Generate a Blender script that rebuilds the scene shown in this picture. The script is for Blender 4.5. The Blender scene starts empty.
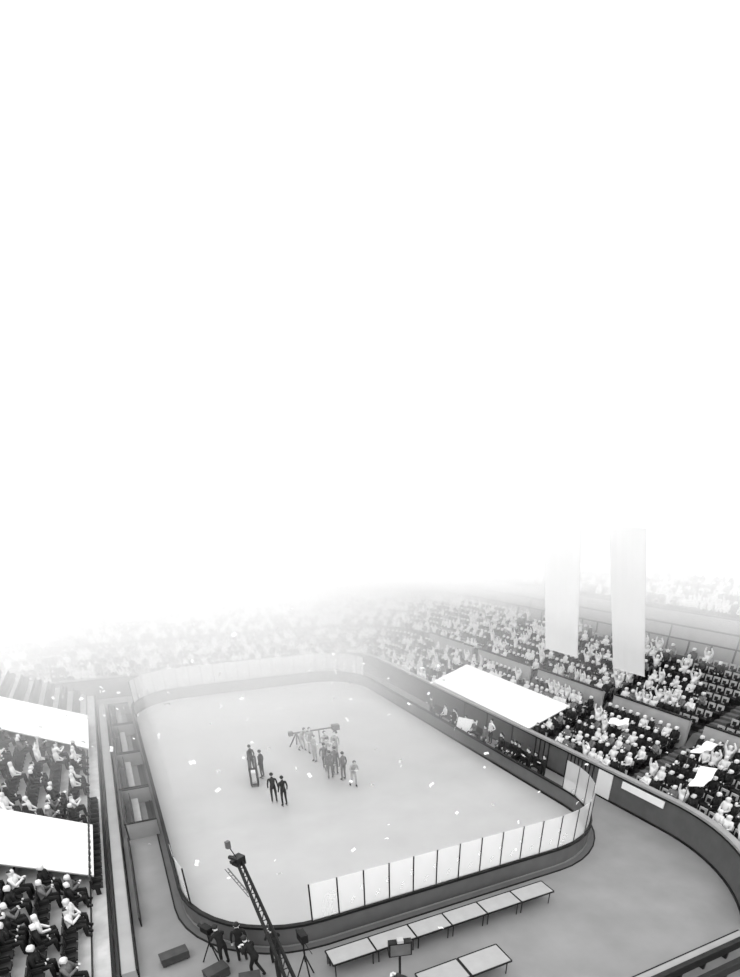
import bpy, bmesh, math, random
import numpy as np
from mathutils import Matrix, Vector
random.seed(7)
PI = math.pi
C = bpy.context.scene.collection
SC = bpy.context.scene

# ------------------------------------------------------------------ camera, sky, lights, exposure
CAM_H = 16.0
cam_d = bpy.data.cameras.new('camera'); cam = bpy.data.objects.new('camera', cam_d); C.objects.link(cam)
cam_d.sensor_fit = 'HORIZONTAL'; cam_d.sensor_width = 36.0
cam_d.lens = 36.0*540/740
cam_d.shift_x = -30/740; cam_d.shift_y = 361.5/740
cam_d.clip_end = 600
fwdY = Vector((-318, 335, -540)).normalized()      # world Y in camera space (vanishing point of the rink's sides)
rgtX = Vector((1269, 335, -540)); rgtX = (rgtX - fwdY*rgtX.dot(fwdY)).normalized()
upZ = rgtX.cross(fwdY)
cam.matrix_world = Matrix.Translation((0, 0, CAM_H)) @ Matrix((rgtX, fwdY, upZ)).to_4x4()
SC.camera = cam

w = bpy.data.worlds.new('world'); SC.world = w; w.use_nodes = True
WORLD_STRENGTH = 2.0
w.node_tree.nodes['Background'].inputs[0].default_value = (1, 1, 1, 1)
w.node_tree.nodes['Background'].inputs[1].default_value = WORLD_STRENGTH
sd = bpy.data.lights.new('added_form_sun', 'SUN'); sd.energy = 0.6; sd.angle = 0.6  # soft sun added to give things form, no visible lamp behind it
so = bpy.data.objects.new('added_form_sun', sd); C.objects.link(so)
so.rotation_euler = (math.radians(28), math.radians(-22), 0)
vs = SC.view_settings
SC.display_settings.display_device = 'sRGB'
vs.view_transform = 'Standard'; vs.look = 'None'; vs.exposure = 0.0; vs.gamma = 1.0; vs.use_curve_mapping = False
SC.cycles.volume_bounces = 16
SC.cycles.transparent_max_bounces = 24
SC.cycles.max_bounces = 20

# ------------------------------------------------------------------ materials
ALBEDO = .82                      # darkens every base colour so that sky and haze come out brighter
def mat(name, g, rough=0.8, var=0.06, scale=3.0, bump=0.0, tint=(1, 1, 1), metallic=0.0):
    g *= ALBEDO; m = bpy.data.materials.new(name); m.use_nodes = True
    nt = m.node_tree; b = nt.nodes['Principled BSDF']
    b.inputs['Roughness'].default_value = rough; b.inputs['Metallic'].default_value = metallic
    b.inputs['Specular IOR Level'].default_value = 0.25
    tc = nt.nodes.new('ShaderNodeTexCoord'); n = nt.nodes.new('ShaderNodeTexNoise'); n.inputs['Scale'].default_value = scale
    n.inputs['Detail'].default_value = 4
    r = nt.nodes.new('ShaderNodeValToRGB')
    lo = max(0, g*(1-var)); hi = min(1, g*(1+var))
    r.color_ramp.elements[0].color = (lo*tint[0], lo*tint[1], lo*tint[2], 1); r.color_ramp.elements[0].position = .3
    r.color_ramp.elements[1].color = (hi*tint[0], hi*tint[1], hi*tint[2], 1); r.color_ramp.elements[1].position = .7
    nt.links.new(tc.outputs['Object'], n.inputs['Vector']); nt.links.new(n.outputs['Fac'], r.inputs['Fac'])
    nt.links.new(r.outputs['Color'], b.inputs['Base Color'])
    if bump:
        bp = nt.nodes.new('ShaderNodeBump'); bp.inputs['Strength'].default_value = bump
        nt.links.new(n.outputs['Fac'], bp.inputs['Height']); nt.links.new(bp.outputs['Normal'], b.inputs['Normal'])
    return m
M = {}
M['ice'] = mat('ice', .41, .35, .05, .35)
M['floor'] = mat('floor_grey', .24, .7, .10, .5)
M['floor_pale'] = mat('floor_pale', .36, .7, .08, .8)
M['board'] = mat('board_panel', .12, .6, .08, 1.5)
M['board_in'] = mat('board_inner', .17, .6, .08, 1.5)
M['ink'] = mat('black_rubber', .006, .6, .2, 5)
M['dark'] = mat('dark_metal', .015, .5, .2, 4)
M['grey_metal'] = mat('grey_metal', .12, .45, .15, 4)
M['white_cloth'] = mat('white_cloth', .86, .9, .02, 6)
M['pale_cloth'] = mat('pale_cloth', .78, .9, .01, .8)
M['table'] = mat('table_top', .36, .6, .06, 2)
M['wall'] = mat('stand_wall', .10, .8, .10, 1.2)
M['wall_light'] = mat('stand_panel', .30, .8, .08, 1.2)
M['barrier'] = mat('barrier_panel', .36, .8, .08, 1.2)
M['tread_dark'] = mat('tread_dark', .02, .9, .25, 1.5)
M['tread_light'] = mat('tread_light', .5, .9, .15, 1.5)
M['seat_dark'] = mat('seat_dark', .018, .6, .2, 4)
M['seat_pale'] = mat('seat_pale', .42, .6, .1, 4)
M['skin'] = mat('skin', .72, .7, .05, 8)
M['hair_dark'] = mat('hair_dark', .02, .6, .2, 20)
M['hair_light'] = mat('hair_light', .75, .7, .1, 20)
M['top_dark'] = mat('jacket_black', .012, .8, .3, 8)
M['top_white'] = mat('jacket_white', .8, .9, .05, 8)
M['top_grey'] = mat('jacket_grey', .16, .9, .15, 8)
M['legs_dark'] = mat('trousers_black', .012, .8, .3, 8)
M['legs_grey'] = mat('trousers_grey', .10, .8, .2, 8)
M['shoe'] = mat('shoe_black', .01, .5, .2, 8)
M['screen'] = mat('monitor_screen', .12, .25, .2, 2)
M['paper'] = mat('confetti_paper', .9, .9, .02, 6)
M['case'] = mat('flight_case', .05, .6, .2, 3)

def glass_mat():
    m = bpy.data.materials.new('rink_glass'); m.use_nodes = True; nt = m.node_tree
    nt.nodes.clear()
    o = nt.nodes.new('ShaderNodeOutputMaterial'); mx = nt.nodes.new('ShaderNodeMixShader'); t = nt.nodes.new('ShaderNodeBsdfTransparent')
    d = nt.nodes.new('ShaderNodeBsdfPrincipled'); d.inputs['Base Color'].default_value = (.9, .9, .9, 1); d.inputs['Roughness'].default_value = .3
    n = nt.nodes.new('ShaderNodeTexNoise'); n.inputs['Scale'].default_value = .6
    mr = nt.nodes.new('ShaderNodeMapRange'); mr.inputs['To Min'].default_value = .22; mr.inputs['To Max'].default_value = .34
    nt.links.new(n.outputs['Fac'], mr.inputs['Value']); nt.links.new(mr.outputs['Result'], mx.inputs['Fac'])
    nt.links.new(t.outputs[0], mx.inputs[1]); nt.links.new(d.outputs[0], mx.inputs[2]); nt.links.new(mx.outputs[0], o.inputs['Surface'])
    return m
M['glass'] = glass_mat()

# ------------------------------------------------------------------ helpers
class MB:
    def __init__(s): s.v = []; s.f = []; s.mi = []
    def add(s, vs, fs, mi=0):
        k = len(s.v); s.v += [tuple(v) for v in vs]; s.f += [tuple(i+k for i in f) for f in fs]; s.mi += [mi]*len(fs); return s
    def box(s, x0, x1, y0, y1, z0, z1, mi=0, mtx=None):
        vs = [Vector(p) for p in ((x0,y0,z0),(x1,y0,z0),(x1,y1,z0),(x0,y1,z0),(x0,y0,z1),(x1,y0,z1),(x1,y1,z1),(x0,y1,z1))]
        if mtx: vs = [mtx @ v for v in vs]
        return s.add(vs, [(3,2,1,0),(4,5,6,7),(0,1,5,4),(1,2,6,5),(2,3,7,6),(3,0,4,7)], mi)
    def bar(s, a, b, r, n=8, mi=0, r2=None):
        a = Vector(a); b = Vector(b); r2 = r if r2 is None else r2
        d = (b-a).normalized(); u = d.orthogonal().normalized(); q = d.cross(u)
        vs = [];
        for p, rr in ((a, r), (b, r2)):
            for i in range(n):
                t = 2*PI*i/n; vs.append(p + (u*math.cos(t)+q*math.sin(t))*rr)
        fs = [(i, (i+1) % n, n+(i+1) % n, n+i) for i in range(n)] + [tuple(range(n-1, -1, -1)), tuple(range(n, 2*n))]
        return s.add(vs, fs, mi)
    def ball(s, c, rx, ry, rz, n=10, m=7, mi=0):
        vs = [(c[0], c[1], c[2]+rz)]
        for j in range(1, m):
            for i in range(n):
                a = PI*j/m; t = 2*PI*i/n
                vs.append((c[0]+rx*math.sin(a)*math.cos(t), c[1]+ry*math.sin(a)*math.sin(t), c[2]+rz*math.cos(a)))
        vs.append((c[0], c[1], c[2]-rz)); L = len(vs)-1
        fs = [(0, 1+i, 1+(i+1) % n) for i in range(n)]
        for j in range(m-2):
            for i in range(n):
                a = 1+j*n; fs.append((a+i, a+n+i, a+n+(i+1) % n, a+(i+1) % n))
        a = 1+(m-2)*n; fs += [(a+i, L, a+(i+1) % n) for i in range(n)]
        return s.add(vs, fs, mi)
    def build(s, name, mats, parent=None, loc=None, rz=0):
        me = bpy.data.meshes.new(name); me.from_pydata(s.v, [], s.f)
        for m in (mats if isinstance(mats, (list, tuple)) else [mats]): me.materials.append(m)
        if any(s.mi): me.polygons.foreach_set('material_index', s.mi)
        me.update()
        o = bpy.data.objects.new(name, me); C.objects.link(o)
        if parent: o.parent = parent
        if loc is not None: o.location = loc
        o.rotation_euler.z = rz
        return o
def tag(o, label=None, cat=None, group=None, kind=None):
    if label: o['label'] = label
    if cat: o['category'] = cat
    if group: o['group'] = group
    if kind: o['kind'] = kind
    return o
def empty(name, loc, rz=0):
    o = bpy.data.objects.new(name, None); C.objects.link(o); o.location = loc; o.rotation_euler.z = rz; o.empty_display_size = .3
    return o
def copy_tree(o, loc, rz=0):
    r = o.copy(); C.objects.link(r); r.location = loc; r.rotation_euler.z = rz
    for ch in o.children:
        c = ch.copy(); C.objects.link(c); c.parent = r
        for g in ch.children:
            d = g.copy(); C.objects.link(d); d.parent = c
    return r
def rounded_rect(x0, x1, y0, y1, r, n=10):
    pts = []
    for cx, cy, a0 in ((x1-r, y0+r, -PI/2), (x1-r, y1-r, 0), (x0+r, y1-r, PI/2), (x0+r, y0+r, PI)):
        for i in range(n+1):
            a = a0+PI/2*i/n; pts.append((cx+r*math.cos(a), cy+r*math.sin(a)))
    return pts
def sweep(path, prof, mi=None, closed=False, mb=None, cap=True):
    """path: (x, y, nx, ny); prof: (d, z) running from the rink outwards."""
    mb = mb or MB(); n = len(prof); vs = []
    for x, y, nx, ny in path:
        for d, z in prof: vs.append((x+nx*d, y+ny*d, z))
    fs = []; L = len(path)
    for i in range(L if closed else L-1):
        j = (i+1) % L
        for k in range(n-1): fs.append((i*n+k, i*n+k+1, j*n+k+1, j*n+k))
    mb.add(vs, fs, mi or 0)
    return mb
def ring(path, prof, closed=False):
    """closed cross-section swept along the path"""
    return sweep(path, prof+[prof[0]], closed=closed)
def norm_path(pts, closed=True):
    out = []; n = len(pts)
    for i, (x, y) in enumerate(pts):
        a = pts[(i-1) % n] if closed or i > 0 else pts[i]; b = pts[(i+1) % n] if closed or i < n-1 else pts[i]
        tx, ty = b[0]-a[0], b[1]-a[1]; l = math.hypot(tx, ty); out.append((x, y, ty/l, -tx/l))
    return out

# ------------------------------------------------------------------ haze that fills the far part of the hall
def haze(name, bounds, dens, label):
    m = bpy.data.materials.new(name); m.use_nodes = True; nt = m.node_tree; nt.nodes.clear()
    o = nt.nodes.new('ShaderNodeOutputMaterial'); v = nt.nodes.new('ShaderNodeVolumeScatter')
    v.inputs['Color'].default_value = (1, 1, 1, 1); v.inputs['Density'].default_value = dens; v.inputs['Anisotropy'].default_value = .3
    nt.links.new(v.outputs[0], o.inputs['Volume'])
    b = MB().box(*bounds).build(name, m)
    tag(b, label, 'haze', kind='stuff')
    return b
haze('hall_haze', (-60, 110, 30, 110, -.6, 17), .018, 'thin white haze hanging over the far half of the arena')
haze('hall_haze', (-61, 111, 47, 111, -.7, 17.5), .026, 'dense white haze swallowing the far end of the rink and stands')
haze('hall_haze', (-62, 112, 61.5, 112, -.8, 18), .07, 'thick white haze in front of and over the far end stand')
haze('ice_haze', (1, 22.6, 33, 58.5, .035, 6), .014, 'white mist lying on the ice around the far group of people')
haze('roof_haze', (22, 114, 8, 114, 10.4, 22), .048, 'white haze hanging high around the two banners')
haze('roof_haze', (32, 113, 9, 113, 9.2, 16.5), .025, 'white haze gathered under the roof over the upper right stand')

# ------------------------------------------------------------------ setting: floor, ice
fl = MB().box(-14, 60, -2, 84, -.4, 0).build('floor', M['floor']); fl['kind'] = 'structure'
RX0, RX1, RY0, RY1, RR = 0.0, 23.4, 17.9, 59.5, 5.2
rink = rounded_rect(RX0, RX1, RY0, RY1, RR)
ice = MB(); ice.add([(x, y, .0) for x, y in rink]+[(x, y, .03) for x, y in rink],
    [tuple(range(len(rink), 2*len(rink)))]+[(i, (i+1) % len(rink), len(rink)+(i+1) % len(rink), len(rink)+i) for i in range(len(rink))])
tag(ice.build('ice_sheet', M['ice']), 'large pale ice surface with rounded corners inside the boards', 'ice')
# ------------------------------------------------------------------ dasher boards with glass
BP = norm_path(rink)
bo = empty('dasher_boards', (11.7, RY0, 0)); bl = lambda p: [(x-11.7, y-RY0, nx, ny) for x, y, nx, ny in p]
tag(bo, 'dark dasher boards with glass panes running all round the ice', 'rink boards')
BT = 1.1
sweep(bl(BP), [(.0, .03), (.0, BT), (.09, BT), (.09, .2)], closed=True).build('board_wall', M['board'], bo)
ring(bl(BP), [(-.06, BT-.06), (.14, BT-.06), (.14, BT+.06), (-.06, BT+.06)], closed=True).build('top_rail', M['ink'], bo)
ring(bl(BP), [(.10, 0), (.45, 0), (.45, .02), (.10, .02)], closed=True).build('floor_mat', M['board'], bo)
ring(bl(BP), [(.43, 0), (.50, 0), (.50, .05), (.43, .05)], closed=True).build('mat_edge', M['ink'], bo)
ring(bl(BP), [(-.05, .03), (-.005, .03), (-.005, .17), (-.05, .17)], closed=True).build('kick_plate', M['ink'], bo)
# arc-length samples of the ring for the glass
def resample(pts, step, closed=True):
    pts = pts+[pts[0]] if closed else pts
    seg = [math.hypot(b[0]-a[0], b[1]-a[1]) for a, b in zip(pts, pts[1:])]; tot = sum(seg)
    n = max(1, round(tot/step)); out = []
    for k in range(n+(0 if closed else 1)):
        s = tot*k/n; i = 0
        while i < len(seg)-1 and s > seg[i]: s -= seg[i]; i += 1
        t = s/seg[i] if seg[i] else 0; a, b = pts[i], pts[i+1]
        l = seg[i] or 1
        out.append((a[0]+(b[0]-a[0])*t, a[1]+(b[1]-a[1])*t, (b[1]-a[1])/l, -(b[0]-a[0])/l))
    return out
GH = 1.95
RS = resample(rink, 1.22)
def glazed(x, y): return (y < RY0+RR+.9 and x > 4.2) or (x < .45 and 21.4 < y < 24.2) or y > RY1-RR+.5
for i, (x, y, nx, ny) in enumerate(RS):
    x2, y2, _, _ = RS[(i+1) % len(RS)]
    if glazed(x, y):
        MB().bar((x-11.7, y-RY0, BT), (x-11.7, y-RY0, BT+GH), .035, 6).build('stanchion', M['ink'], bo)
        if glazed(x2, y2):
            g = MB(); a = Vector((x-11.7, y-RY0, 0)); b = Vector((x2-11.7, y2-RY0, 0)); n = Vector((nx, ny, 0))*.012
            g.add([a-n+Vector((0,0,BT)), b-n+Vector((0,0,BT)), b-n+Vector((0,0,BT+GH)), a-n+Vector((0,0,BT+GH)),
                   a+n+Vector((0,0,BT)), b+n+Vector((0,0,BT)), b+n+Vector((0,0,BT+GH)), a+n+Vector((0,0,BT+GH))],
                  [(0,1,2,3),(7,6,5,4),(3,2,6,7),(0,4,5,1),(0,3,7,4),(1,5,6,2)])
            g.build('glass_pane', M['glass'], bo)

# ------------------------------------------------------------------ grandstands
def arc(cx, cy, r, a0, a1, n=12): return [(cx+r*math.cos(a0+(a1-a0)*i/n), cy+r*math.sin(a0+(a1-a0)*i/n)) for i in range(n+1)]
D = math.radians
# front line of the big stand: near right corner, right side, far right corner, far end
right_pts = arc(16.5, 18, 10, D(-53), 0, 14)+[(26.5, y) for y in np.arange(20, 59, 2.0)]
right_pts = [tuple(map(float, p)) for p in right_pts]+arc(22.5, 59, 4, 0, PI/2, 6)+[(float(x), 63.0) for x in np.arange(20.5, -17, -2)]
RPATH = norm_path(right_pts, closed=False)
LOW_ROWS, UP_ROWS, TOP_ROWS, PITCH = 6, 8, 4, .95
low_t = [(.35+PITCH*i, 1.0+.30*i) for i in range(LOW_ROWS)]          # tread start, height
up_t = [(6.55+.93*i, 3.45+.32*i) for i in range(UP_ROWS)]
top_t = [(14.9+PITCH*i, 9.0+.48*i) for i in range(TOP_ROWS)]
def steps(ts, p, end): 
    pr = []
    for i, (d, z) in enumerate(ts):
        pr += [(d, z), (d+p, z)]
    return pr+end
st = empty('grandstand', (26.5, 30, 0)); tag(st, 'large two tier grandstand curving along the right side and the far end', 'grandstand')
sl = lambda p: [(x-26.5, y-30, nx, ny) for x, y, nx, ny in p]
RL = sl(RPATH)
sweep(RL, [(.35, .9)]+steps(low_t, PITCH, [])+[(6.05, 2.2), (6.3, 2.2)]).build('lower_tier', M['tread_dark'], st)
sweep(RL, [(6.3, 2.2)]+steps(up_t, .93, [])+[(14.0, 6.4)]).build('middle_tier', M['tread_dark'], st)
sweep(RL, [(14.75, 9.0)]+steps(top_t, PITCH, [(18.7, 9.9), (18.7, 6.0)])).build('top_tier', M['tread_dark'], st)
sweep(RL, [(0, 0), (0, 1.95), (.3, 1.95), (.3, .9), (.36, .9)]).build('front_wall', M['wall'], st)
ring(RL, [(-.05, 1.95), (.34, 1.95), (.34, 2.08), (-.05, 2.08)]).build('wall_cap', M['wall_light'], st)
ring(RL, [(-.08, 1.86), (.0, 1.86), (.0, 1.95), (-.08, 1.95)]).build('wall_cap_shadow_strip', M['ink'], st).name = 'cap_shadow_edge'  # black strip standing in for the shadow under the cap
ring(RL, [(-.06, 0), (.0, 0), (.0, .12), (-.06, .12)]).build('wall_skirting', M['ink'], st)
# fascia between the middle and the top tier: three bands with dark joints
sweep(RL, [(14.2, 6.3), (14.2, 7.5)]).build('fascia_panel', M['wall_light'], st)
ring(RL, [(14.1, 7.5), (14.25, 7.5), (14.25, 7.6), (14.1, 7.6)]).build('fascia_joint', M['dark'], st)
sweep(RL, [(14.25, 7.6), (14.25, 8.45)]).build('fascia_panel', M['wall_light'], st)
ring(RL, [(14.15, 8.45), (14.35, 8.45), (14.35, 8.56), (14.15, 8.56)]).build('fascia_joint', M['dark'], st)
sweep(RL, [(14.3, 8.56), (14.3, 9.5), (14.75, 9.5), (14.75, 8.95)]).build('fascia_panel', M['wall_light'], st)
ring(RL, [(14.22, 9.46), (14.3, 9.46), (14.3, 9.56), (14.22, 9.56)]).build('fascia_joint', M['dark'], st)
for i, (x, y, nx, ny) in enumerate(RL):
    if 10 <= i <= 34:
        d = 14.12; t = (-ny, nx)
        MB().box(-.04, .04, -.05, .05, 6.35, 7.5).build('fascia_post', M['dark'], st, (x+nx*d, y+ny*d, 0), math.atan2(ny, nx))
        if i % 3 == 0:
            MB().box(-.04, .04, -.04, .04, 7.6, 8.45).build('fascia_post', M['dark'], st, (x+nx*14.17, y+ny*14.17, 0), math.atan2(ny, nx))
# pale barrier between lower and middle tier, broken at the gangways
gaps = [21.9, 29.7, 38.6, 48.0]
ysb = [12.4]+[y for g in gaps for y in (g-.55, g+.55)]+[57.5]
def path_at(y): 
    if y >= 18: return (26.5-26.5, y-30, 1, 0)
    a = math.asin(max(-1, (y-18)/10)); return (16.5+10*math.cos(a)-26.5, y-30, math.cos(a), math.sin(a))
for a, b in zip(ysb[0::2], ysb[1::2]):
    n = max(2, int((b-a)/1.0)+1)
    p = [path_at(a+(b-a)*i/(n-1)) for i in range(n)]
    m = ring(p, [(6.08, 2.2), (6.28, 2.2), (6.28, 4.5), (6.08, 4.5)]); k = len(p); 
    m.f += [(0, 1, 2, 3), ((k-1)*5+3, (k-1)*5+2, (k-1)*5+1, (k-1)*5)]; m.mi += [0, 0]
    bb = m.build('barrier', M['barrier'], st)
    ring(p, [(6.05, 4.5), (6.31, 4.5), (6.31, 4.58), (6.05, 4.58)]).build('barrier_rail', M['ink'], bb)
for g in gaps:                                                        # gangway steps
    pr = []
    for (d, z), rp in [(t, PITCH) for t in low_t]+[(t, .93) for t in up_t]:
        pr += [(d-.02, z+.17), (d+rp*.5, z+.17), (d+rp*.5, z+.34), (d+rp-.02, z+.34)]
    pr += [(14.1, 6.6), (14.1, 6.0), (6.6, 2.2), (.3, .8)]
    m = ring([(0, g-30-.42, 1, 0), (0, g-30+.42, 1, 0)], pr); k = len(pr)+1
    m.f += [tuple(range(k-1)), tuple(range(2*k-2, k-1, -1))]; m.mi += [0, 0]
    m.build('gangway_stairs', M['wall'], st)
# vertical slats and doors on the front wall
for y in list(np.arange(24.1, 26.9, .36))+list(np.arange(28.6, 30.6, .5)):
    MB().box(-.05, .0, -.03, .03, .12, 1.86).build('wall_slat', M['ink'], st, (0, float(y)-30, 0))
MB().box(-.06, 0, -.62, .62, .1, 1.84).build('wall_board', M['pale_cloth'], st, (0, 23.0-30, 0))['label'] = 'pale board on the dark front wall'
for y in (33.0, 36.5, 40.0): MB().box(-.05, 0, -.04, .04, .1, 1.86).build('wall_slat', M['ink'], st, (0, y-30, 0))

# left stand
LX = -3.15
LROWS = 9
left_t = [(0, .5)]+[(.72+.95*(i-1), .72+.43*(i-1)) for i in range(1, LROWS)]
ls = empty('grandstand', (LX, 30, 0)); tag(ls, 'single tier grandstand with light walkways along the left side of the rink', 'grandstand')
LP = [(0, y-30, -1, 0) for y in (6, 20, 34, 48, 62.8)]
sweep(LP, [(0, 0), (0, .5), (0, .5), (.72, .5)]+steps(left_t[1:], .95, [(8.4, 3.6)])).build('stepped_deck', M['tread_light'], ls)
ring(LP, [(-.04, .42), (.10, .42), (.10, .52), (-.04, .52)]).build('deck_edge', M['ink'], ls)
for i, (d, z) in enumerate(left_t[1:]):
    ring(LP, [(d-.02, z-.06), (d+.04, z-.06), (d+.04, z+.01), (d-.02, z+.01)]).build('step_nosing', M['dark'], ls)

# ------------------------------------------------------------------ people
PS = 1.2
REG = ['skin', 'top', 'legs', 'shoe', 'hair']
def joints(arm='down', leg='stand', lean=0.0):
    J = {}; sit = leg == 'sit'; hz = .52 if sit else .93
    J['pelvis'] = (0, 0, hz, .125); J['belly'] = (0, -.01, hz+.17, .12); J['chest'] = (0, -.02, hz+.36, .145)
    J['neck'] = (0, -.01, hz+.53, .055); J['head0'] = (0, -.03, hz+.62, .082); J['head1'] = (0, -.03, hz+.72, .092); J['head2'] = (0, -.015, hz+.78, .062)
    E = [('pelvis', 'belly', 1), ('belly', 'chest', 1), ('chest', 'neck', 1), ('neck', 'head0', 0), ('head0', 'head1', 0), ('head1', 'head2', 4)]
    for s, n in ((1, 'L'), (-1, 'R')):
        sh = Vector((.19*s, -.01, hz+.46))
        el = {'down': (.25*s, .03, hz+.19), 'up': (.30*s, -.06, hz+.70), 'front': (.24*s, -.16, hz+.24), 'lap': (.25*s, -.05, hz+.20),
              'hips': (.36*s, .06, hz+.22), 'swing': (.25*s, .12*s, hz+.21)}[arm]
        wr = {'down': (.26*s, -.05, hz-.04), 'up': (.22*s, -.14, hz+.93), 'front': (.10*s, -.36, hz+.40), 'lap': (.12*s, -.26, hz+.12),
              'hips': (.20*s, -.06, hz+.06), 'swing': (.24*s, .22*s-.08, hz+.0)}[arm]
        el, wr = Vector(el), Vector(wr); d = (wr-el).normalized(); pa = wr+d*.07
        J['sh'+n] = (*sh, .062); J['el'+n] = (*el, .045); J['wr'+n] = (*wr, .032); J['pa'+n] = (*pa, .036)
        E += [('chest', 'sh'+n, 1), ('sh'+n, 'el'+n, 1), ('el'+n, 'wr'+n, 1), ('wr'+n, 'pa'+n, 0)]
        if leg == 'stand': k, a = (.11*s, -.02, .5), (.12*s, .02, .09)
        elif leg == 'walk': k, a = (.10*s, -.10*s-.05, .5), (.10*s, -.22*s+.06, .10)
        elif leg == 'skate': k, a = (.12*s, -.14, .49), (.13*s, .06-.16*s, .10)
        else: k, a = (.13*s, -.44, .52), (.13*s, -.42, .09)
        J['hp'+n] = (.10*s, 0, hz-.03, .088); J['kn'+n] = (*k, .062); J['an'+n] = (*a, .045); J['to'+n] = (a[0], a[1]-.16, a[2]-.045, .04)
        E += [('pelvis', 'hp'+n, 2), ('hp'+n, 'kn'+n, 2), ('kn'+n, 'an'+n, 2), ('an'+n, 'to'+n, 3)]
    if lean:
        c, s_ = math.cos(lean), math.sin(lean)
        low = [k for k in J if k[:2] in ('kn', 'an', 'to')]
        for k in J:
            if k in low: continue
            x, y, z, r = J[k]; dy, dz = y, z-hz; J[k] = (x, dy*c-dz*s_, hz+dy*s_+dz*c, r)
    return J, E
def fingers(J, E):
    for n, s in (('L', 1), ('R', -1)):
        p = Vector(J['pa'+n][:3]); w_ = Vector(J['wr'+n][:3]); d = (p-w_).normalized(); side = d.cross(Vector((0, 0, 1)))
        side = Vector((0, 1, 0)) if side.length < .3 else side.normalized(); curl = d.cross(side)
        for i, ln in enumerate((.055, .066, .07, .06)):
            o = (i-1.5)*.019; a = p+d*.03+side*o; b = a+d*ln*.6+curl*.008; c = b+d*ln*.4+curl*.025
            for nm, q, r in (('a', a, .011), ('b', b, .0095), ('c', c, .008)): J['f%s%d%s' % (n, i, nm)] = (*q, r)
            E += [('pa'+n, 'f%s%da' % (n, i), 0), ('f%s%da' % (n, i), 'f%s%db' % (n, i), 0), ('f%s%db' % (n, i), 'f%s%dc' % (n, i), 0)]
        a = p+side*.04-d*.01; b = a+side*.02+d*.035
        J['t%sa' % n] = (*a, .012); J['t%sb' % n] = (*b, .009); E += [('pa'+n, 't%sa' % n, 0), ('t%sa' % n, 't%sb' % n, 0)]
def person_mesh(name, mats, arm='down', leg='stand', lean=0.0, sub=1, detail=False):
    J, E = joints(arm, leg, lean)
    if detail: fingers(J, E)
    keys = list(J); idx = {k: i for i, k in enumerate(keys)}
    bm = bmesh.new(); lay = bm.verts.layers.skin.verify(); vs = []
    for k in keys:
        v = bm.verts.new(Vector(J[k][:3])); v[lay].radius = (J[k][3], J[k][3]*.85 if k in ('chest', 'belly') else J[k][3]); v[lay].use_root = k == 'pelvis'; vs.append(v)
    for a, b, r in E: bm.edges.new((vs[idx[a]], vs[idx[b]]))
    me = bpy.data.meshes.new('tmp'); bm.to_mesh(me); bm.free()
    o = bpy.data.objects.new('tmp', me); C.objects.link(o)
    sk = o.modifiers.new('s', 'SKIN'); sk.use_smooth_shade = True
    if sub: sb = o.modifiers.new('u', 'SUBSURF'); sb.levels = sub; sb.render_levels = sub
    dg = bpy.context.evaluated_depsgraph_get(); dg.update()
    out = bpy.data.meshes.new_from_object(o.evaluated_get(dg)); out.name = name
    bpy.data.objects.remove(o); bpy.data.meshes.remove(me)
    segs = [(Vector(J[a][:3]), Vector(J[b][:3]), r, (J[a][3]+J[b][3])/2) for a, b, r in E]
    nv = len(out.vertices); co = np.empty(nv*3); out.vertices.foreach_get('co', co); co = co.reshape(-1, 3)
    mi = []
    for p in out.polygons:
        c = p.center; best = 9; br = 0
        for a, b, r, rad in segs:
            ab = b-a; t = max(0, min(1, (c-a).dot(ab)/ab.length_squared)); d = (c-(a+ab*t)).length-rad
            if d < best: best = d; br = r
        hz = .52 if leg == 'sit' else .93
        if br == 0 and J['head1'][2]-.0 < c.z+.02 and arm != 'none' and (c-Vector(J['head1'][:3])).length < .16 and c.y > J['head1'][1]-.05: br = 4
        mi.append(br)
    for m in mats: out.materials.append(m)
    out.polygons.foreach_set('material_index', mi)
    if detail:                                              # nose, eyes, mouth, ears in the same surface's mesh
        bm = bmesh.new(); bm.from_mesh(out)
        hx, hy, hz2, _ = J['head0']
        def blob(x, y, z, r, m_):
            g = bmesh.ops.create_icosphere(bm, subdivisions=1, radius=r, matrix=Matrix.Translation((hx+x, hy+y, hz2+z)))
            for v in g['verts']:
                for f in v.link_faces: f.material_index = m_
        blob(0, -.095, .03, .017, 0); blob(.033, -.082, .055, .011, 4); blob(-.033, -.082, .055, .011, 4)
        blob(.088, .005, .04, .02, 0); blob(-.088, .005, .04, .02, 0); blob(0, -.085, -.015, .012, 4)
        bm.to_mesh(out); bm.free()
    out.transform(Matrix.Scale(PS, 4))
    for p in out.polygons: p.use_smooth = True
    return out
def mm(skin='skin', top='top_dark', legs='legs_dark', shoe='shoe', hair='hair_dark'): return [M[skin], M[top], M[legs], M[shoe], M[hair]]
def hair_part(parent, J, m):
    x, y, z, _ = J['head1']; b = MB().ball((x*PS, (y+.018)*PS, (z+.012)*PS), .102*PS, .105*PS, .10*PS, 12, 8)
    keep = [i for i, f in enumerate(b.f) if not (sum(b.v[k][1] for k in f)/len(f) < (y-.045)*PS and sum(b.v[k][2] for k in f)/len(f) < (z+.055)*PS)]
    b.f = [b.f[i] for i in keep]; b.mi = [0]*len(b.f)
    return b.build('hair', m, parent)
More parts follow.
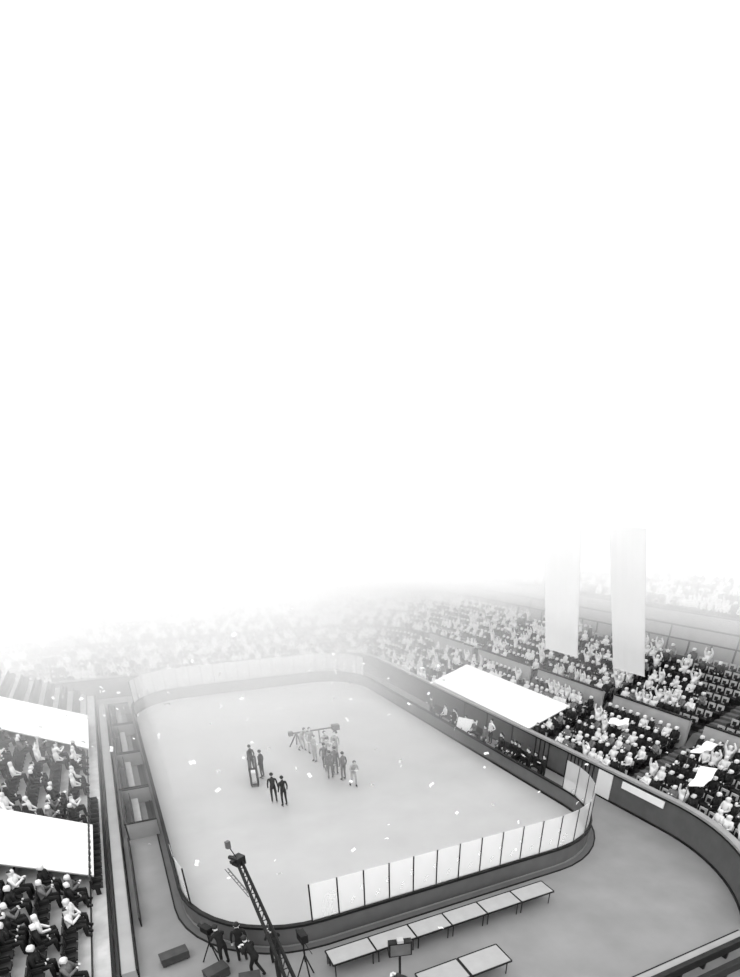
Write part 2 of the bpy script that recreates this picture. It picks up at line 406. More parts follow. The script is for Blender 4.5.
def person(label, loc, rz, mats=None, arm='down', leg='stand', lean=0.0, group=None, skates=False):
    me = person_mesh('person', mats or mm(), arm, leg, lean, 1, True)
    o = bpy.data.objects.new('person', me); C.objects.link(o); o.location = loc; o.rotation_euler.z = rz
    tag(o, label, 'person', group)
    J, _ = joints(arm, leg, lean); hair_part(o, J, (mats or mm())[4])
    if skates:
        for n in 'LR':
            x, y, z, _ = J['an'+n]; s = .03
            MB().box((x-.006)*PS, (x+.006)*PS, (y-.20)*PS, (y+.08)*PS, (z-.105)*PS+.004, (z-.06)*PS).build('skate_blade', M['grey_metal'], o)
    return o

# ------------------------------------------------------------------ seats and spectators
def seat_mb(a, b):
    m = MB()
    m.box(-.25, .25, -.24, .20, .46, .53, 0); m.box(-.25, .25, .17, .24, .52, .98, 1)
    m.box(-.27, -.24, -.2, .2, .5, .7, 0); m.box(.24, .27, -.2, .2, .5, .7, 0); m.box(-.05, .05, -.06, .14, 0, .46, 0)
    m.box(-.13, .13, .15, .17, .60, .86, 0)
    return m
def mesh_from(mb, name, mats):
    o = mb.build(name, mats); me = o.data; bpy.data.objects.remove(o); return me
seat_R = mesh_from(seat_mb(0, 1), 'stadium_seat', [M['seat_dark'], M['seat_pale']])
seat_L = mesh_from(seat_mb(0, 1), 'stadium_seat', [M['seat_dark'], M['seat_dark']])
looks = [('a pale top and light hair', mm(top='top_white', hair='hair_light'), 'lap'),
         ('a black jacket and light hair', mm(hair='hair_light'), 'lap'),
         ('a black jacket and dark hair', mm(), 'lap'),
         ('a white top with both arms raised', mm(top='top_white', hair='hair_light', legs='legs_grey'), 'up'),
         ('a grey jacket and pale cap', mm(top='top_grey', hair='hair_light'), 'front'),
         ('a white top and dark hair', mm(top='top_white'), 'front')]
SP = [person_mesh('spectator', m, arm, 'sit', 0, 0) for _, m, arm in looks]

def project(x, y, z):
    p = Vector((x, y, z-CAM_H)); cx = p.dot(rgtXc); cyy = p.dot(upYc); cz = p.dot(bkZc)
    return 400-540*cx/cz, 850+540*cyy/cz, -cz
rgtXc, upYc, bkZc = [Vector((rgtX[i], fwdY[i], upZ[i])) for i in range(3)]
def inframe(x, y, z, m=50):
    px, py, dp = project(x, y, z); return dp > 0 and -m < px < 740+m and py < 977+m
places = []            # (x, y, z, rz, section, occupied, sideL)
def offset_path(path, d): return [(x+nx*d, y+ny*d) for x, y, nx, ny in path]
def add_rows(ts, sec, occ, dd):
    for d, z in ts:
        for x, y, nx, ny in resample(offset_path(RPATH, d+dd), .66, closed=False):
            if any(abs(y-g) < .62 for g in gaps) and x > 26 and sec != 'top': continue
            if sec == 'low' and 31.2 < y < 46.6 and x > 26 and d < 4.1: continue     # below the white cover
            if not inframe(x, y, z+.8): continue
            places.append((x, y, z, math.atan2(ny, nx)-PI/2, sec, random.random() < occ(x, y, d), False))
add_rows(low_t, 'low', lambda x, y, d: .92 if 22.4 < y < 50 else .7 if y > 17.2 else .25, .5)
add_rows(up_t, 'mid', lambda x, y, d: max(.05, min(.92, (y-21.8-(d-6.5)*.85)/2.2)), .5)
add_rows(top_t, 'top', lambda x, y, d: .85, .5)
for i, (d, z) in enumerate(left_t):
    y = 12.0
    while y < 62:
        cover = i > 0 and (43.9 < y < 53.3 or 25.5 < y < 31.5) or i == 0 and not (25.2 < y < 35.6)
        x = LX-d-(.36 if i == 0 else .62)
        if not cover and inframe(x, y, z+.8): places.append((x, y, z, PI/2, 'left', random.random() < (.0 if i == 0 else .04 if y > 52 else .40), True))
        y += .66
places.sort(key=lambda p: (p[0]**2+p[1]**2+(p[2]-16)**2))
SECN = {'low': 'in the lower tier on the right', 'mid': 'in the middle tier on the right', 'top': 'in the top tier', 'left': 'in the left stand'}
seat_objs = 0; sp_objs = 0; rest_seat = []; rest_sp = []
for x, y, z, rz, sec, occ, left in places:
    if seat_objs < 300 and not occ:
        o = bpy.data.objects.new('stadium_seat', seat_L if left else seat_R); C.objects.link(o); o.location = (x, y, z); o.rotation_euler.z = rz
        lab = ('empty black stadium seat ' if left else 'empty dark stadium seat with pale backrest ')+SECN[sec]
        tag(o, lab, 'seat', 'empty seats '+SECN[sec]); seat_objs += 1
    else: rest_seat.append((x, y, z, rz, 1 if left else 0))
    if occ:
        r = random.random(); k = 0 if r < .20 else 1 if r < .56 else 2 if r < .68 else 3 if r < .80 and not left or r < .71 else 4 if r < .9 else 5
        rj = rz+random.uniform(-.4, .4); zz = z+random.choice((0, 0, 0, .12))*0
        if sp_objs < 290:
            o = bpy.data.objects.new('spectator', SP[k]); C.objects.link(o); o.location = (x, y, z); o.rotation_euler.z = rj
            tag(o, 'spectator in '+looks[k][0]+' '+SECN[sec], 'person', 'spectators in '+looks[k][0]+' '+SECN[sec]); sp_objs += 1
        else: rest_sp.append((x, y, z, rj, k))
def merged(name, meshes, mats_all, inst):
    V = []; F = []; LN = []; MI = []; base = 0
    cache = []
    off = 0; allm = []
    for me in meshes:
        n = len(me.vertices); co = np.empty(n*3); me.vertices.foreach_get('co', co)
        li = np.empty(len(me.loops), np.int64); me.loops.foreach_get('vertex_index', li)
        tot = np.empty(len(me.polygons), np.int64); me.polygons.foreach_get('loop_total', tot)
        mi = np.empty(len(me.polygons), np.int64); me.polygons.foreach_get('material_index', mi)
        cache.append((co.reshape(-1, 3), li, tot, mi+off)); allm += list(me.materials); off += len(me.materials)
    for x, y, z, rz, k in inst:
        co, li, tot, mi = cache[k]; c, s = math.cos(rz), math.sin(rz)
        V.append(np.stack([co[:, 0]*c-co[:, 1]*s+x, co[:, 0]*s+co[:, 1]*c+y, co[:, 2]+z], 1)); F.append(li+base); LN.append(tot); MI.append(mi); base += len(co)
    V = np.concatenate(V); F = np.concatenate(F); LN = np.concatenate(LN); MI = np.concatenate(MI)
    me = bpy.data.meshes.new(name); me.vertices.add(len(V)); me.vertices.foreach_set('co', V.ravel())
    me.loops.add(len(F)); me.loops.foreach_set('vertex_index', F.astype(np.int32))
    me.polygons.add(len(LN)); me.polygons.foreach_set('loop_start', (np.cumsum(LN)-LN).astype(np.int32))
    me.polygons.foreach_set('material_index', MI.astype(np.int32))
    for m in allm: me.materials.append(m)
    me.update(calc_edges=True); me.validate()
    o = bpy.data.objects.new(name, me); C.objects.link(o); return o
if rest_seat: tag(merged('stadium_seats', [seat_R, seat_L], None, rest_seat), 'remaining stadium seats filling the rows of both stands', 'seats', kind='stuff')
if rest_sp: tag(merged('crowd', SP, None, rest_sp), 'distant crowd of seated spectators filling the far and upper rows', 'crowd', kind='stuff')
print('SEATS', seat_objs, len(rest_seat), 'SPECT', sp_objs, len(rest_sp))

# ------------------------------------------------------------------ white covers over blocks of seats
def cover(label, pts, nx_=14, ny_=18):
    a, b, c, d = [Vector(p) for p in pts]; m = MB(); vs = []
    o0 = (a+b+c+d)/4; th = Vector((0, 0, -.09))
    def grid(off, sag): 
        g = []
        for i in range(nx_+1):
            for j in range(ny_+1):
                u, v = i/nx_, j/ny_; p = (a*(1-u)+b*u)*(1-v)+(d*(1-u)+c*u)*v
                g.append(p-o0+off+Vector((0, 0, sag*math.sin(u*PI*3)*math.sin(v*PI*4))))
        return g
    for off, flip in ((Vector((0, 0, 0)), 0), (th, 1)):
        f = []
        for i in range(nx_):
            for j in range(ny_):
                q = (i*(ny_+1)+j, (i+1)*(ny_+1)+j, (i+1)*(ny_+1)+j+1, i*(ny_+1)+j+1); f.append(q[::-1] if flip else q)
        m.add(grid(off, .025), f)
    o = m.build('seat_cover', M['white_cloth'], None, o0); tag(o, label, 'cover', 'white covers over seat blocks')
    h = MB()
    for p, q in ((a, b), (b, c), (c, d), (d, a)): h.bar(p-o0, q-o0, .035, 6)
    h.build('hem', M['white_cloth'], o)
    return o
cover('big white sheet over a block of seats in the right stand, tilted towards the ice', [(26.75, 31.4, 2.12), (26.9, 46.5, 2.15), (30.5, 46.2, 3.45), (30.3, 31.2, 3.42)])
z0L = 1.32
cover('farther white sheet over seats in the left stand', [(-3.65, 52.9, z0L), (-3.65, 44.2, z0L), (-9.6, 44.4, z0L+2.75), (-10.2, 52.0, z0L+3.0)])
cover('nearer white sheet over seats in the left stand', [(-3.58, 31.2, z0L), (-3.6, 25.7, z0L), (-9.4, 26.0, z0L+2.7), (-9.4, 31.6, z0L+2.7)])

# ------------------------------------------------------------------ hanging banners
# cloth tops tilted towards the ice so their edges run upright in the image
def hang(label, y0, y1, zb, zt, LEAN, x=30.0):
    t = empty('hanging_banner', (x, (y0+y1)/2, zb)); hw = (y1-y0)/2; h = zt-zb
    m = MB(); n = 24; vs = []
    for s in (-.02, .02):
        for i in range(n+1):
            for j in (0, 1): vs.append((s+.015*math.sin(i*.9)-j*LEAN, -hw+2*hw*i/n, j*h))
    k = 2*(n+1); fs = [(2*i, 2*i+2, 2*i+3, 2*i+1) for i in range(n)]+[(k+2*i+1, k+2*i+3, k+2*i+2, k+2*i) for i in range(n)]+[(2*i, k+2*i, k+2*i+2, 2*i+2) for i in range(n)]
    m.add(vs, fs); m.build('banner_cloth', M['pale_cloth'], t)
    MB().bar((-LEAN, -hw-.15, h), (-LEAN, hw+.15, h), .02).build('rod', M['white_cloth'], t)
    MB().bar((0, -hw, .0), (0, hw, .0), .035).build('bottom_rod', M['pale_cloth'], t)
    for s in (-1, 1): MB().bar((-LEAN, s*hw*.8, h), (-LEAN*2.5, s*hw*.8, h+9), .02, 6).build('cable', M['white_cloth'], t)
    tag(t, label, 'banner', 'pale banners over the right stand')
hang('tall pale banner hanging over the right stand, farther one, left in the photo', 30.9, 34.5, 7.15, 16.0, 1.65)
hang('tall pale banner hanging over the right stand, nearer one, right in the photo', 24.7, 27.4, 7.15, 15.4, 2.6)

# ------------------------------------------------------------------ boxes and walkways beside the left boards
wk = MB().box(-.3, .3, 0, 40, 0, .42).build('kerb_walkway', M['floor_pale'], None, (-2.65, 19, 0)); tag(wk, 'long pale raised walkway between the left stand and the bench boxes', 'walkway')
for s in (-1, 1): MB().box(s*.3-.03, s*.3+.03, 0, 40, 0, .47).build('edge_strip', M['ink'], wk)
MB().box(-.04, .04, 0, 26, 0, .3)
fn = MB().box(-.03, .03, 0, 8, 0, .5).build('low_fence', M['dark'], None, (-2.0, 22.4, 0)); tag(fn, 'low dark fence panel on the floor left of the near rink corner', 'fence')
def bench_box(label, y0, y1):
    t = empty('bench_box', (-1.15, y0, 0)); L = y1-y0
    MB().box(-.85, -.78, 0, L, 0, 1.0).build('back_wall', M['wall_light'], t)
    for yy in (0, L-.08): 
        MB().box(-.85, .85, yy, yy+.08, 0, 1.0).build('side_wall', M['wall_light'], t)
        MB().box(-.87, .87, yy-.02, yy+.10, 1.0, 1.06).build('wall_cap', M['dark'], t)
    MB().box(-.88, -.75, 0, L, 1.0, 1.06).build('wall_cap', M['dark'], t)
    MB().box(-.35, .05, .35, L-.4, .42, .5).build('bench_seat', M['table'], t)
    MB().box(-.40, -.34, .35, L-.4, .5, .95).build('bench_back', M['dark'], t)
    for yy in (.6, L-.7): MB().box(-.3, 0, yy, yy+.08, 0, .42).build('bench_leg', M['dark'], t)
    MB().box(.4, .85, .2, L-.2, 0, .04).build('rubber_mat', M['dark'], t)
    tag(t, label, 'bench box')
bench_box('open bench box beside the left boards, farthest from the camera', 50.2, 56.6)
bench_box('open bench box beside the left boards, second from the far end', 43.0, 50.0)
bench_box('open bench box beside the left boards, second from the near end', 36.2, 42.8)
bench_box('open bench box beside the left boards, nearest to the camera', 31.0, 36.0)

# team bench on the right with staff
def team_bench(label, y0, y1):
    t = empty('team_bench', (25.2, y0, 0)); L = y1-y0
    MB().box(-.2, .2, 0, L, .44, .52).build('bench_seat', M['dark'], t); MB().box(.2, .26, 0, L, .52, 1.0).build('bench_back', M['dark'], t)
    for yy in (.2, L/2, L-.3): MB().box(-.15, .15, yy, yy+.1, 0, .44).build('bench_leg', M['dark'], t)
    tag(t, label, 'bench')
team_bench('dark team bench behind the right boards, nearer one', 27.6, 33.2)
team_bench('dark team bench behind the right boards, farther one', 35.5, 43.5)

tops = ['top_dark', 'top_grey', 'top_white']
staff = [(25.1, 28.3, 'sit', 'lap', 0), (25.1, 29.2, 'sit', 'front', 0), (25.1, 30.2, 'sit', 'lap', 0), (25.1, 31.1, 'sit', 'lap', 0), (25.1, 32.3, 'sit', 'front', 0), (24.3, 29.7, 'stand', 'hips', 0),
         (24.4, 31.6, 'stand', 'down', 0), (24.2, 28.0, 'stand', 'front', 0), (24.3, 33.6, 'stand', 'down', 1), (25.6, 34.6, 'stand', 'hips', 2), (25.1, 36.3, 'sit', 'lap', 1), (25.1, 37.6, 'sit', 'lap', 0),
         (25.1, 39.2, 'sit', 'front', 2), (24.4, 38.4, 'stand', 'down', 0), (25.1, 41.0, 'sit', 'lap', 2), (24.3, 42.2, 'stand', 'front', 1), (24.4, 26.6, 'stand', 'front', 0)]
order = sorted(range(len(staff)), key=lambda i: staff[i][1]); ords = ['nearest', 'second', 'third', 'fourth', 'fifth', 'sixth', 'seventh', 'eighth', 'ninth', 'tenth', 'eleventh', 'twelfth', 'thirteenth', 'fourteenth', 'fifteenth', 'sixteenth', 'farthest']
for rank, i in enumerate(order):
    x, y, lg, am, tp = staff[i]
    person('person in %s top %s, %s along the right boards' % (['black', 'grey', 'white'][tp], {'sit': 'seated on the team bench', 'stand': 'standing at the team bench'}[lg], ords[rank]),
           (x, y, 0), -PI/2, mm(top=tops[tp]), am, lg, 0, 'staff at the team benches')
# white flags held over the right crowd, white banner on the wall
def flag(label, loc, pts, nm='flag'):
    t = empty(nm, loc); m = MB(); n = 10; a, b, c, d = [Vector(p) for p in pts]; vs = []
    for off in (0, .03):
        for i in range(n+1):
            u = i/n; wv = Vector((.05*math.sin(u*7), .05*math.cos(u*6), .06*math.sin(u*9)+off))
            vs += [a*(1-u)+b*u+wv, d*(1-u)+c*u+wv*1.0]
    k = 2*(n+1); m.add(vs, [(2*i, 2*i+2, 2*i+3, 2*i+1) for i in range(n)]+[(k+2*i+1, k+2*i+3, k+2*i+2, k+2*i) for i in range(n)])
    m.build('flag_cloth', M['white_cloth'], t); MB().bar((a.x, a.y, -.9), (a.x, a.y, a.z+.1), .025, 6).build('pole', M['grey_metal'], t)
    tag(t, label, 'flag', 'white flags in the crowd'); return t
flag('large white flag held over the lower right crowd beside the wall, nearer one', (27.6, 17.7, 3.1), [(-.9, -.3, .0), (1.1, .6, .45), (1.5, -.2, .5), (-.2, -.8, .05)])
flag('white flag held over the lower right crowd, farther and narrower one', (28.6, 19.2, 4.3), [(-.4, -.3, 0), (1.7, .2, .15), (1.8, -.5, .12), (.1, -.7, 0)])
flag('small pale flag held up in the middle of the lower right crowd', (29.7, 25.6, 3.4), [(-.4, .6, .2), (.3, -.5, .35), (.9, .0, .55), (.2, 1.0, .4)])
sg = MB().box(-.03, .03, -1.6, 1.6, -.22, .22).build('wall_sign', M['white_cloth'], None, (26.4, 19.9, 1.58)); pb = MB().box(-.05, .05, -.9, .9, .05, 1.5).build('leaning_board', M['white_cloth'], None, (24.6, 37.0, 0)); pb.rotation_euler = (0, .35, .5)
tag(pb, 'white board leaning on the floor between the right boards and the stand', 'board')
tag(sg, 'long blank white sign on the front wall of the right stand', 'sign')

# ------------------------------------------------------------------ people and equipment on the ice
IZ = .03
def rider(*a, **k): return person(*a, skates=True, **k)
rider('person in black standing behind the cart frame on the ice, arms down', (6.75, 37.5, IZ), -2.6, None, 'down', 'stand')
rider('person in black standing right of the cart frame on the ice', (7.15, 36.2, IZ), -2.3, None, 'down', 'stand')
ct = empty('cart', (6.45, 35.7, IZ), -.2)
for x in (-.22, .22):
    MB().bar((x, -.85, .12), (x, -.85, 1.35), .07).build('frame_post', M['dark'], ct); MB().bar((x, .75, .12), (x, .75, 1.6), .07).build('frame_post', M['dark'], ct)
    MB().bar((x, -.85, 1.35), (x, .75, 1.6), .07).build('frame_rail', M['dark'], ct); MB().bar((x, -.85, .2), (x, .75, .2), .07).build('frame_rail', M['dark'], ct)
for y, z in ((-.85, 1.35), (.75, 1.6), (-.85, .2)): MB().bar((-.22, y, z), (.22, y, z), .07).build('cross_bar', M['dark'], ct)
MB().box(-.2, .2, -.8, .7, .2, .26).build('deck', M['seat_pale'], ct)
MB().box(-.16, .16, -.5, .4, .26, .9).build('load', M['top_white'], ct)
for x in (-.22, .22):
    for y in (-.8, .7): MB().bar((x-.03, y, .10), (x+.03, y, .10), .10, 12).build('wheel', M['ink'], ct)
tag(ct, 'dark framed cart with a white load standing on the ice at left', 'cart')
rider('tall person in black, left one of the pair standing in front on the ice', (6.84, 31.95, IZ), 2.9, None, 'down', 'stand')
rider('person in black, right one of the pair standing in front on the ice', (7.3, 31.2, IZ), -2.9, None, 'down', 'stand')
M['legs_hazed'] = mat('trousers_haze_grey', .2, .9, .15, 8); M['top_mid'] = mat('jacket_haze_grey', .40, .9, .15, 8); G = mm(top='top_mid', legs='top_mid', hair='legs_hazed'); G2 = mm(top='legs_hazed', legs='legs_hazed', hair='legs_grey')  # haze over the far group painted into clothes and hair as grey
ice_people = [
    ('person painted haze-pale crouching at the boom tripod, leftmost of the far group', (11.3, 40.0), .4, 'front', 'skate', .5),
    ('person painted haze-pale standing under the left half of the long boom', (11.75, 39.2), .2, 'down', 'stand', 0),
    ('person painted haze-pale at left edge of the crowded group, arms raised forward', (11.5, 37.4), -1.2, 'front', 'stand', 0),
    ('person painted haze-pale at the back of the crowded group below the boom post', (12.5, 37.9), .3, 'hips', 'stand', 0),
    ('person painted haze-pale in the middle of the crowded group, leaning', (12.0, 36.6), 2.0, 'front', 'skate', .35),
    ('person painted dark haze-grey near the left front of the crowded group', (11.6, 35.5), 2.6, 'down', 'walk', 0),
    ('person painted dark haze-grey, frontmost of the crowded group', (11.45, 33.9), 3.0, 'down', 'stand', 0),
    ('person painted haze-pale at right back of the crowded group, tall', (13.2, 37.5), -.6, 'down', 'stand', 0),
    ('person painted haze-pale right of centre in the crowded group, facing the camera', (12.6, 36.0), -2.4, 'down', 'stand', 0),
    ('person painted dark haze-grey standing at right of the crowded group', (12.05, 34.5), 2.4, 'down', 'stand', 0),
    ('person painted dark haze-grey standing rightmost of the crowded group', (12.2, 33.3), -2.8, 'down', 'stand', 0),
    ('small lone person painted haze-pale far right of the group on the ice', (12.4, 32.0), .0, 'front', 'skate', .4)]
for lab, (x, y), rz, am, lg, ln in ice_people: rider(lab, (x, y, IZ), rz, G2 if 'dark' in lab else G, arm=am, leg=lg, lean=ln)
cb = empty('camera_boom', (11.2, 40.9, IZ))
for q in ((-.55, .3), (.25, -.6), (.1, .6)): MB().bar((0, 0, 1.2), (q[0], q[1], 0), .06).build('tripod_leg', M['grey_metal'], cb)
MB().bar((-.35, 0, 1.18), (3.15, .1, 1.12), .07).build('boom_arm', M['grey_metal'], cb); MB().bar((1.9, .04, 0), (1.9, .04, 1.12), .05).build('post', M['grey_metal'], cb)
MB().box(3.05, 3.65, -.15, .35, .92, 1.32).build('camera_head', M['grey_metal'], cb); MB().bar((3.3, .1, .95), (3.42, .05, .6), .08).build('lens', M['dark'], cb)
MB().box(-.65, -.3, -.15, .15, 1.02, 1.34).build('counterweight', M['grey_metal'], cb)
tag(cb, 'grey horizontal boom on a tripod standing on the ice behind the group', 'camera boom')

# ------------------------------------------------------------------ near end: jib crane, cameras, tables, positions solved offline from image pixels
jb = empty('camera_crane', (2.45, 14.7, 0))
for a in (0.3, 2.4, 4.5): MB().bar((0, 0, 1.2), (.95*math.cos(a), .95*math.sin(a), .12), .06).build('tripod_leg', M['dark'], jb)
for a in (0.3, 2.4, 4.5): MB().bar((.95*math.cos(a)-.05, .95*math.sin(a), .12), (.95*math.cos(a)+.05, .95*math.sin(a), .12), .12, 12).build('wheel', M['ink'], jb)
MB().bar((0, 0, 1.1), (0, 0, 2.6), .09).build('column', M['dark'], jb)
A0 = Vector((.28, -1.7, 2.05)); A1 = Vector((-.12, 4.2, 4.40)); ax = (A1-A0).normalized(); sd_ = ax.cross(Vector((0, 0, 1))).normalized(); up_ = sd_.cross(ax)
ja = MB()
ra, rb = [(A0+sd_*s*.15, A1+sd_*s*.09) for s in (-1, 1)]
for p, q in (ra, rb): ja.bar(p, q, .055, 6); ja.bar(p-up_*.26, q-up_*.15, .045, 6)
for i in range(15):
    u, u2 = i/15, (i+1)/15; p = ra[0].lerp(ra[1], u); q = rb[0].lerp(rb[1], u2); ja.bar(p, q, .022, 5); ja.bar(p, rb[0].lerp(rb[1], u), .022, 5)
    ja.bar(p, ra[0].lerp(ra[1], u2)-up_*(.26-.11*u2), .022, 5); ja.bar(rb[0].lerp(rb[1], u), rb[0].lerp(rb[1], u2)-up_*(.26-.11*u2), .022, 5)
ja.build('boom_arm', M['ink'], jb)
st_ = MB(); s0 = A0.lerp(A1, .72)-sd_*.12; s1 = A1-sd_*.45-up_*.35
st_.bar(s0, s1, .03, 6); st_.bar(s0-sd_*.10, s1-sd_*.12, .02, 6)
for i in range(8): st_.bar(s0.lerp(s1, i/8), (s0-sd_*.10).lerp(s1-sd_*.12, i/8), .015, 5)
st_.build('stay_bar', M['grey_metal'], jb)
hd = MB().box(-.28, .28, -.2, .3, -.28, .22).build('camera_body', M['dark'], jb, tuple(A1)); hd.rotation_euler.z = .5; hd.scale = (.75, .75, .75)
MB().bar((0, .3, 0), (0, .75, -.1), .12, 12).build('lens', M['ink'], hd)
MB().box(-.5, -.22, -.1, .12, .0, .16).build('side_handle', M['dark'], hd)
MB().bar((-.12, 0, .2), (-.32, .2, .95), .03, 6).build('viewfinder_arm', M['dark'], hd); MB().box(-.46, -.24, .1, .3, .85, 1.25).build('viewfinder', M['grey_metal'], hd)
MB().box(-.2, .2, -.3, .3, -.35, .35).build('counterweight', M['ink'], jb, tuple(A0))
tag(jb, 'tall black camera crane with lattice arm reaching over the near boards', 'camera crane')

def tripod_camera(label, x, y, h, rz, cat='camera'):
    t = empty('tripod_camera', (x, y, 0), rz)
    for a in (0.5, 2.6, 4.7): MB().bar((0, 0, h*.55), (.42*math.cos(a), .42*math.sin(a), 0), .03, 6).build('tripod_leg', M['ink'], t)
    MB().bar((0, 0, h*.4), (0, 0, h*.86), .035, 6).build('column', M['ink'], t)
    c = MB().box(-.14, .14, -.24, .24, h*.86, h*1.02).build('camera_body', M['ink'], t); MB().bar((0, .24, h*.94), (0, .48, h*.94), .085, 12).build('lens', M['dark'], c)
    MB().bar((0, -.2, h*.86), (.1, -.6, h*.74), .018, 6).build('pan_handle', M['dark'], t)
    tag(t, label, cat); return t
tripod_camera('black camera on a tripod standing between the crane and the tables', 3.74, 15.85, 2.4, .1)
tripod_camera('black tripod camera held by the cameraman at the near left rink corner', .55, 18.75, 1.75, .5)
person('cameraman in black bending to the tripod camera at the near left rink corner', (.95, 18.15, 0), PI+.4, None, 'front', 'stand', .25)
person('person in black standing beside the cameraman at the near left corner', (1.65, 18.05, 0), PI-.2, None, 'down', 'stand', 0)
person('crane operator in black standing right beside the crane arm', (2.85, 17.1, 0), PI, None, 'front', 'walk', .1)
person('crouching assistant in black left of the crane arm', (2.0, 16.9, 0), PI+.6, None, 'front', 'skate', .5)
case_spots = [(.5, 17.6, .9, .55, .5, .3, 'flight case on the floor behind the cameraman'), (1.6, 16.4, .8, .6, .62, -.2, 'taller flight case on the floor left of the crane base'), (-.9, 19.4, 1.1, .5, .45, .15, 'long flight case on the floor near the left walkway')]
for x, y, a, b, h, rz, lab in case_spots:
    t = empty('flight_case', (x, y, 0), rz); MB().box(-a/2, a/2, -b/2, b/2, .06, h*.72).build('case_body', M['case'], t); MB().box(-a/2-.01, a/2+.01, -b/2-.01, b/2+.01, h*.74, h).build('lid', M['case'], t)
    for sx in (-1, 1):
        MB().box(sx*a/2-.02, sx*a/2+.02, -b*.2, b*.2, h*.35, h*.5).build('handle', M['grey_metal'], t)
        for sy in (-1, 1): MB().bar((sx*a*.4-.02, sy*b*.4, .035), (sx*a*.4+.02, sy*b*.4, .035), .034, 8).build('caster', M['ink'], t)
    tag(t, 'black '+lab, 'case', 'flight cases on the near floor')

def table(label, x0, x1, y0, y1):
    t = empty('judges_table', ((x0+x1)/2, (y0+y1)/2, 0)); a, b = (x1-x0)/2-.01, (y1-y0)/2
    top = MB().box(-a, a, -b, b, .72, .76).build('tabletop', M['table'], t)
    e = MB()
    for x in (-a, a): e.box(x-.025, x+.025, -b, b, .71, .775)
    for y in (-b, b): e.box(-a, a, y-.025, y+.025, .71, .775)
    e.build('edge_trim', M['ink'], top)
    MB().box(-a+.02, a-.02, b-.06, b-.03, .05, .72).build('modesty_panel', M['wall'], t)
    for sx in (-1, 1):
        for sy in (-1, 1): MB().bar((sx*(a-.12), sy*(b-.12), 0), (sx*(a-.12), sy*(b-.12), .72), .025, 6).build('leg', M['dark'], t)
    tag(t, label, 'table', 'judges tables behind the near boards')
xs = [4.7, 6.62, 8.5, 10.25, 12.1, 14.0, 15.9]; nm_ = ['leftmost', 'second from the left', 'third from the left', 'fourth from the left', 'fifth from the left', 'rightmost']
for i in range(6): table('grey judges table behind the near boards, %s of its row' % nm_[i], xs[i], xs[i+1], 15.35, 16.3)
table('grey table nearest the bottom edge, front row behind the monitor', 7.4, 9.3, 12.4, 13.5)
table('grey table in the front row, right of the one behind the monitor', 9.35, 11.25, 12.4, 13.5)

mo = empty('monitor_stand', (7.0, 14.0, 0), -.28)
MB().box(-.45, .45, -.14, .14, 1.55, 2.2).build('monitor_case', M['ink'], mo); MB().box(-.39, .39, -.17, -.14, 1.62, 2.14).build('screen', M['screen'], mo)
MB().bar((0, 0, .1), (0, 0, 1.55), .05).build('pole', M['dark'], mo); MB().bar((0, 0, 0), (0, 0, .08), .4, 16).build('base', M['dark'], mo)
MB().box(-.12, .12, -.15, .1, 2.2, 2.32).build('top_camera', M['seat_pale'], mo)
tag(mo, 'dark monitor on a pole stand behind the judges tables', 'monitor')
ch = empty('stool', (6.45, 13.0, 0)); MB().bar((0, 0, .5), (0, 0, .58), .26, 14).build('seat', M['dark'], ch); MB().bar((0, 0, .05), (0, 0, .5), .04).build('column', M['dark'], ch); MB().bar((0, 0, 0), (0, 0, .05), .3, 14).build('base', M['dark'], ch)
tag(ch, 'dark round stool under the operator facing the monitor', 'stool')
person('operator with dark hair sitting in front of the monitor, back to the camera', (6.45, 13.0, 0), PI, None, 'front', 'sit')

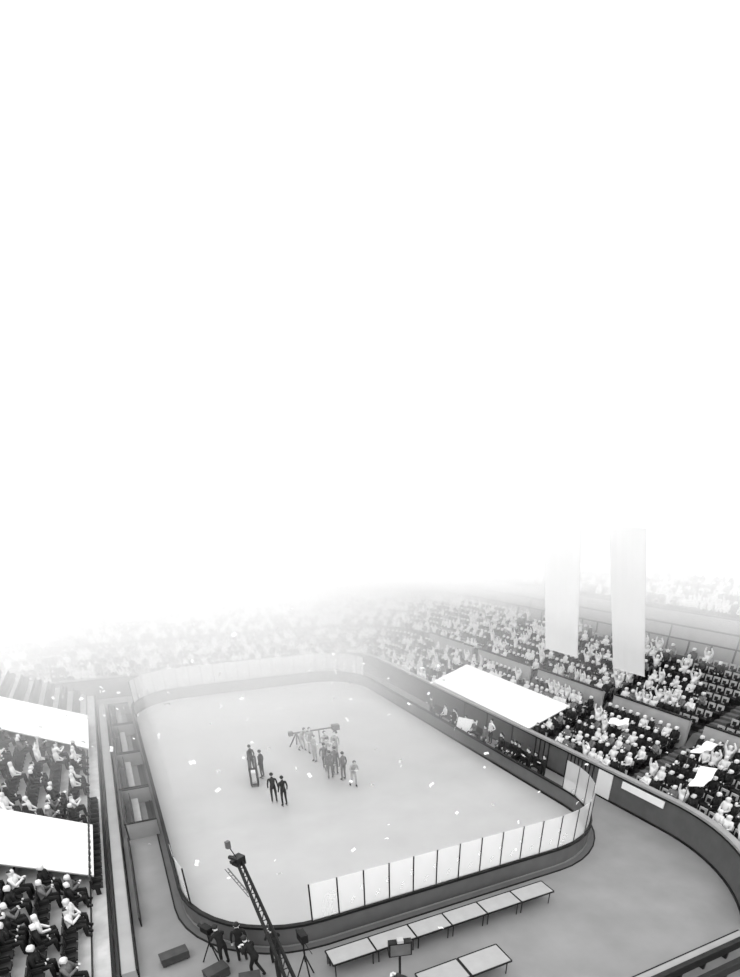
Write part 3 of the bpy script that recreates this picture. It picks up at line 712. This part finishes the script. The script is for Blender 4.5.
# near right corner: low kerb wall across the floor and dark benches behind it
nb = MB().box(12.2-17, 22.1-17, -.35, .0, 0, .06).build('kerb_step', M['floor_pale'], None, (17, 10.0, 0)); tag(nb, 'low pale kerb step crossing the floor at the near right corner', 'kerb')
for yy in (-.37, -.01): MB().box(12.2-17, 22.1-17, yy-.02, yy+.03, 0, .08).build('kerb_edge', M['ink'], nb)
def rear_bench(label, y, z):
    t = empty('spectator_bench', (18.6, y, 0)); MB().box(-3, 3, -.2, .2, z, z+.08).build('bench_seat', M['seat_dark'], t); MB().box(-3, 3, -.26, -.2, z+.05, z+.5).build('bench_back', M['seat_dark'], t)
    for x in (-2.8, -1.4, 0, 1.4, 2.8): MB().box(x-.05, x+.05, -.15, .15, 0, z).build('leg', M['dark'], t)
    tag(t, label, 'bench')
rear_bench('dark long bench at the near right corner, next to the kerb step', 9.2, .45); rear_bench('dark long bench at the near right corner, farther from the kerb step', 8.3, .6)

# ------------------------------------------------------------------ paper confetti drifting through the hall
cf = []
for k in range(5):
    m = MB(); a, b = random.uniform(.10, .2), random.uniform(.07, .13); vs = []
    for i in range(6):
        u = i/5; zz = .05*math.sin(u*PI*(.8+.3*k)); vs += [(-a+2*a*u, -b, zz), (-a+2*a*u, b, zz+.02*k)]
    m.add(vs+[(x, y, z-.006) for x, y, z in vs], [(2*i, 2*i+2, 2*i+3, 2*i+1) for i in range(5)]+[(12+2*i+1, 12+2*i+3, 12+2*i+2, 12+2*i) for i in range(5)])
    cf.append(mesh_from(m, 'confetti_paper', M['paper']))
n = 0
while n < 130:
    x = random.uniform(-9, 34); y = random.uniform(15, 52); z = random.uniform(.5, 6.0) if n % 2 else random.uniform(2, 9)
    px, py, _ = project(x, y, z)
    if not (0 < px < 740 and 600 < py < 977): continue
    o = bpy.data.objects.new('confetti_paper', cf[n % 5]); C.objects.link(o); o.location = (x, y, z); s = random.uniform(.6, 1.1)*max(.55, min(1.5, project(x, y, z)[2]/36)); o.scale = (s, s, s)
    o.rotation_euler = (random.uniform(-1, 1), random.uniform(-1, 1), random.uniform(0, 6))
    tag(o, 'white scrap of paper confetti falling through the air of the arena', 'confetti', 'falling paper confetti'); n += 1
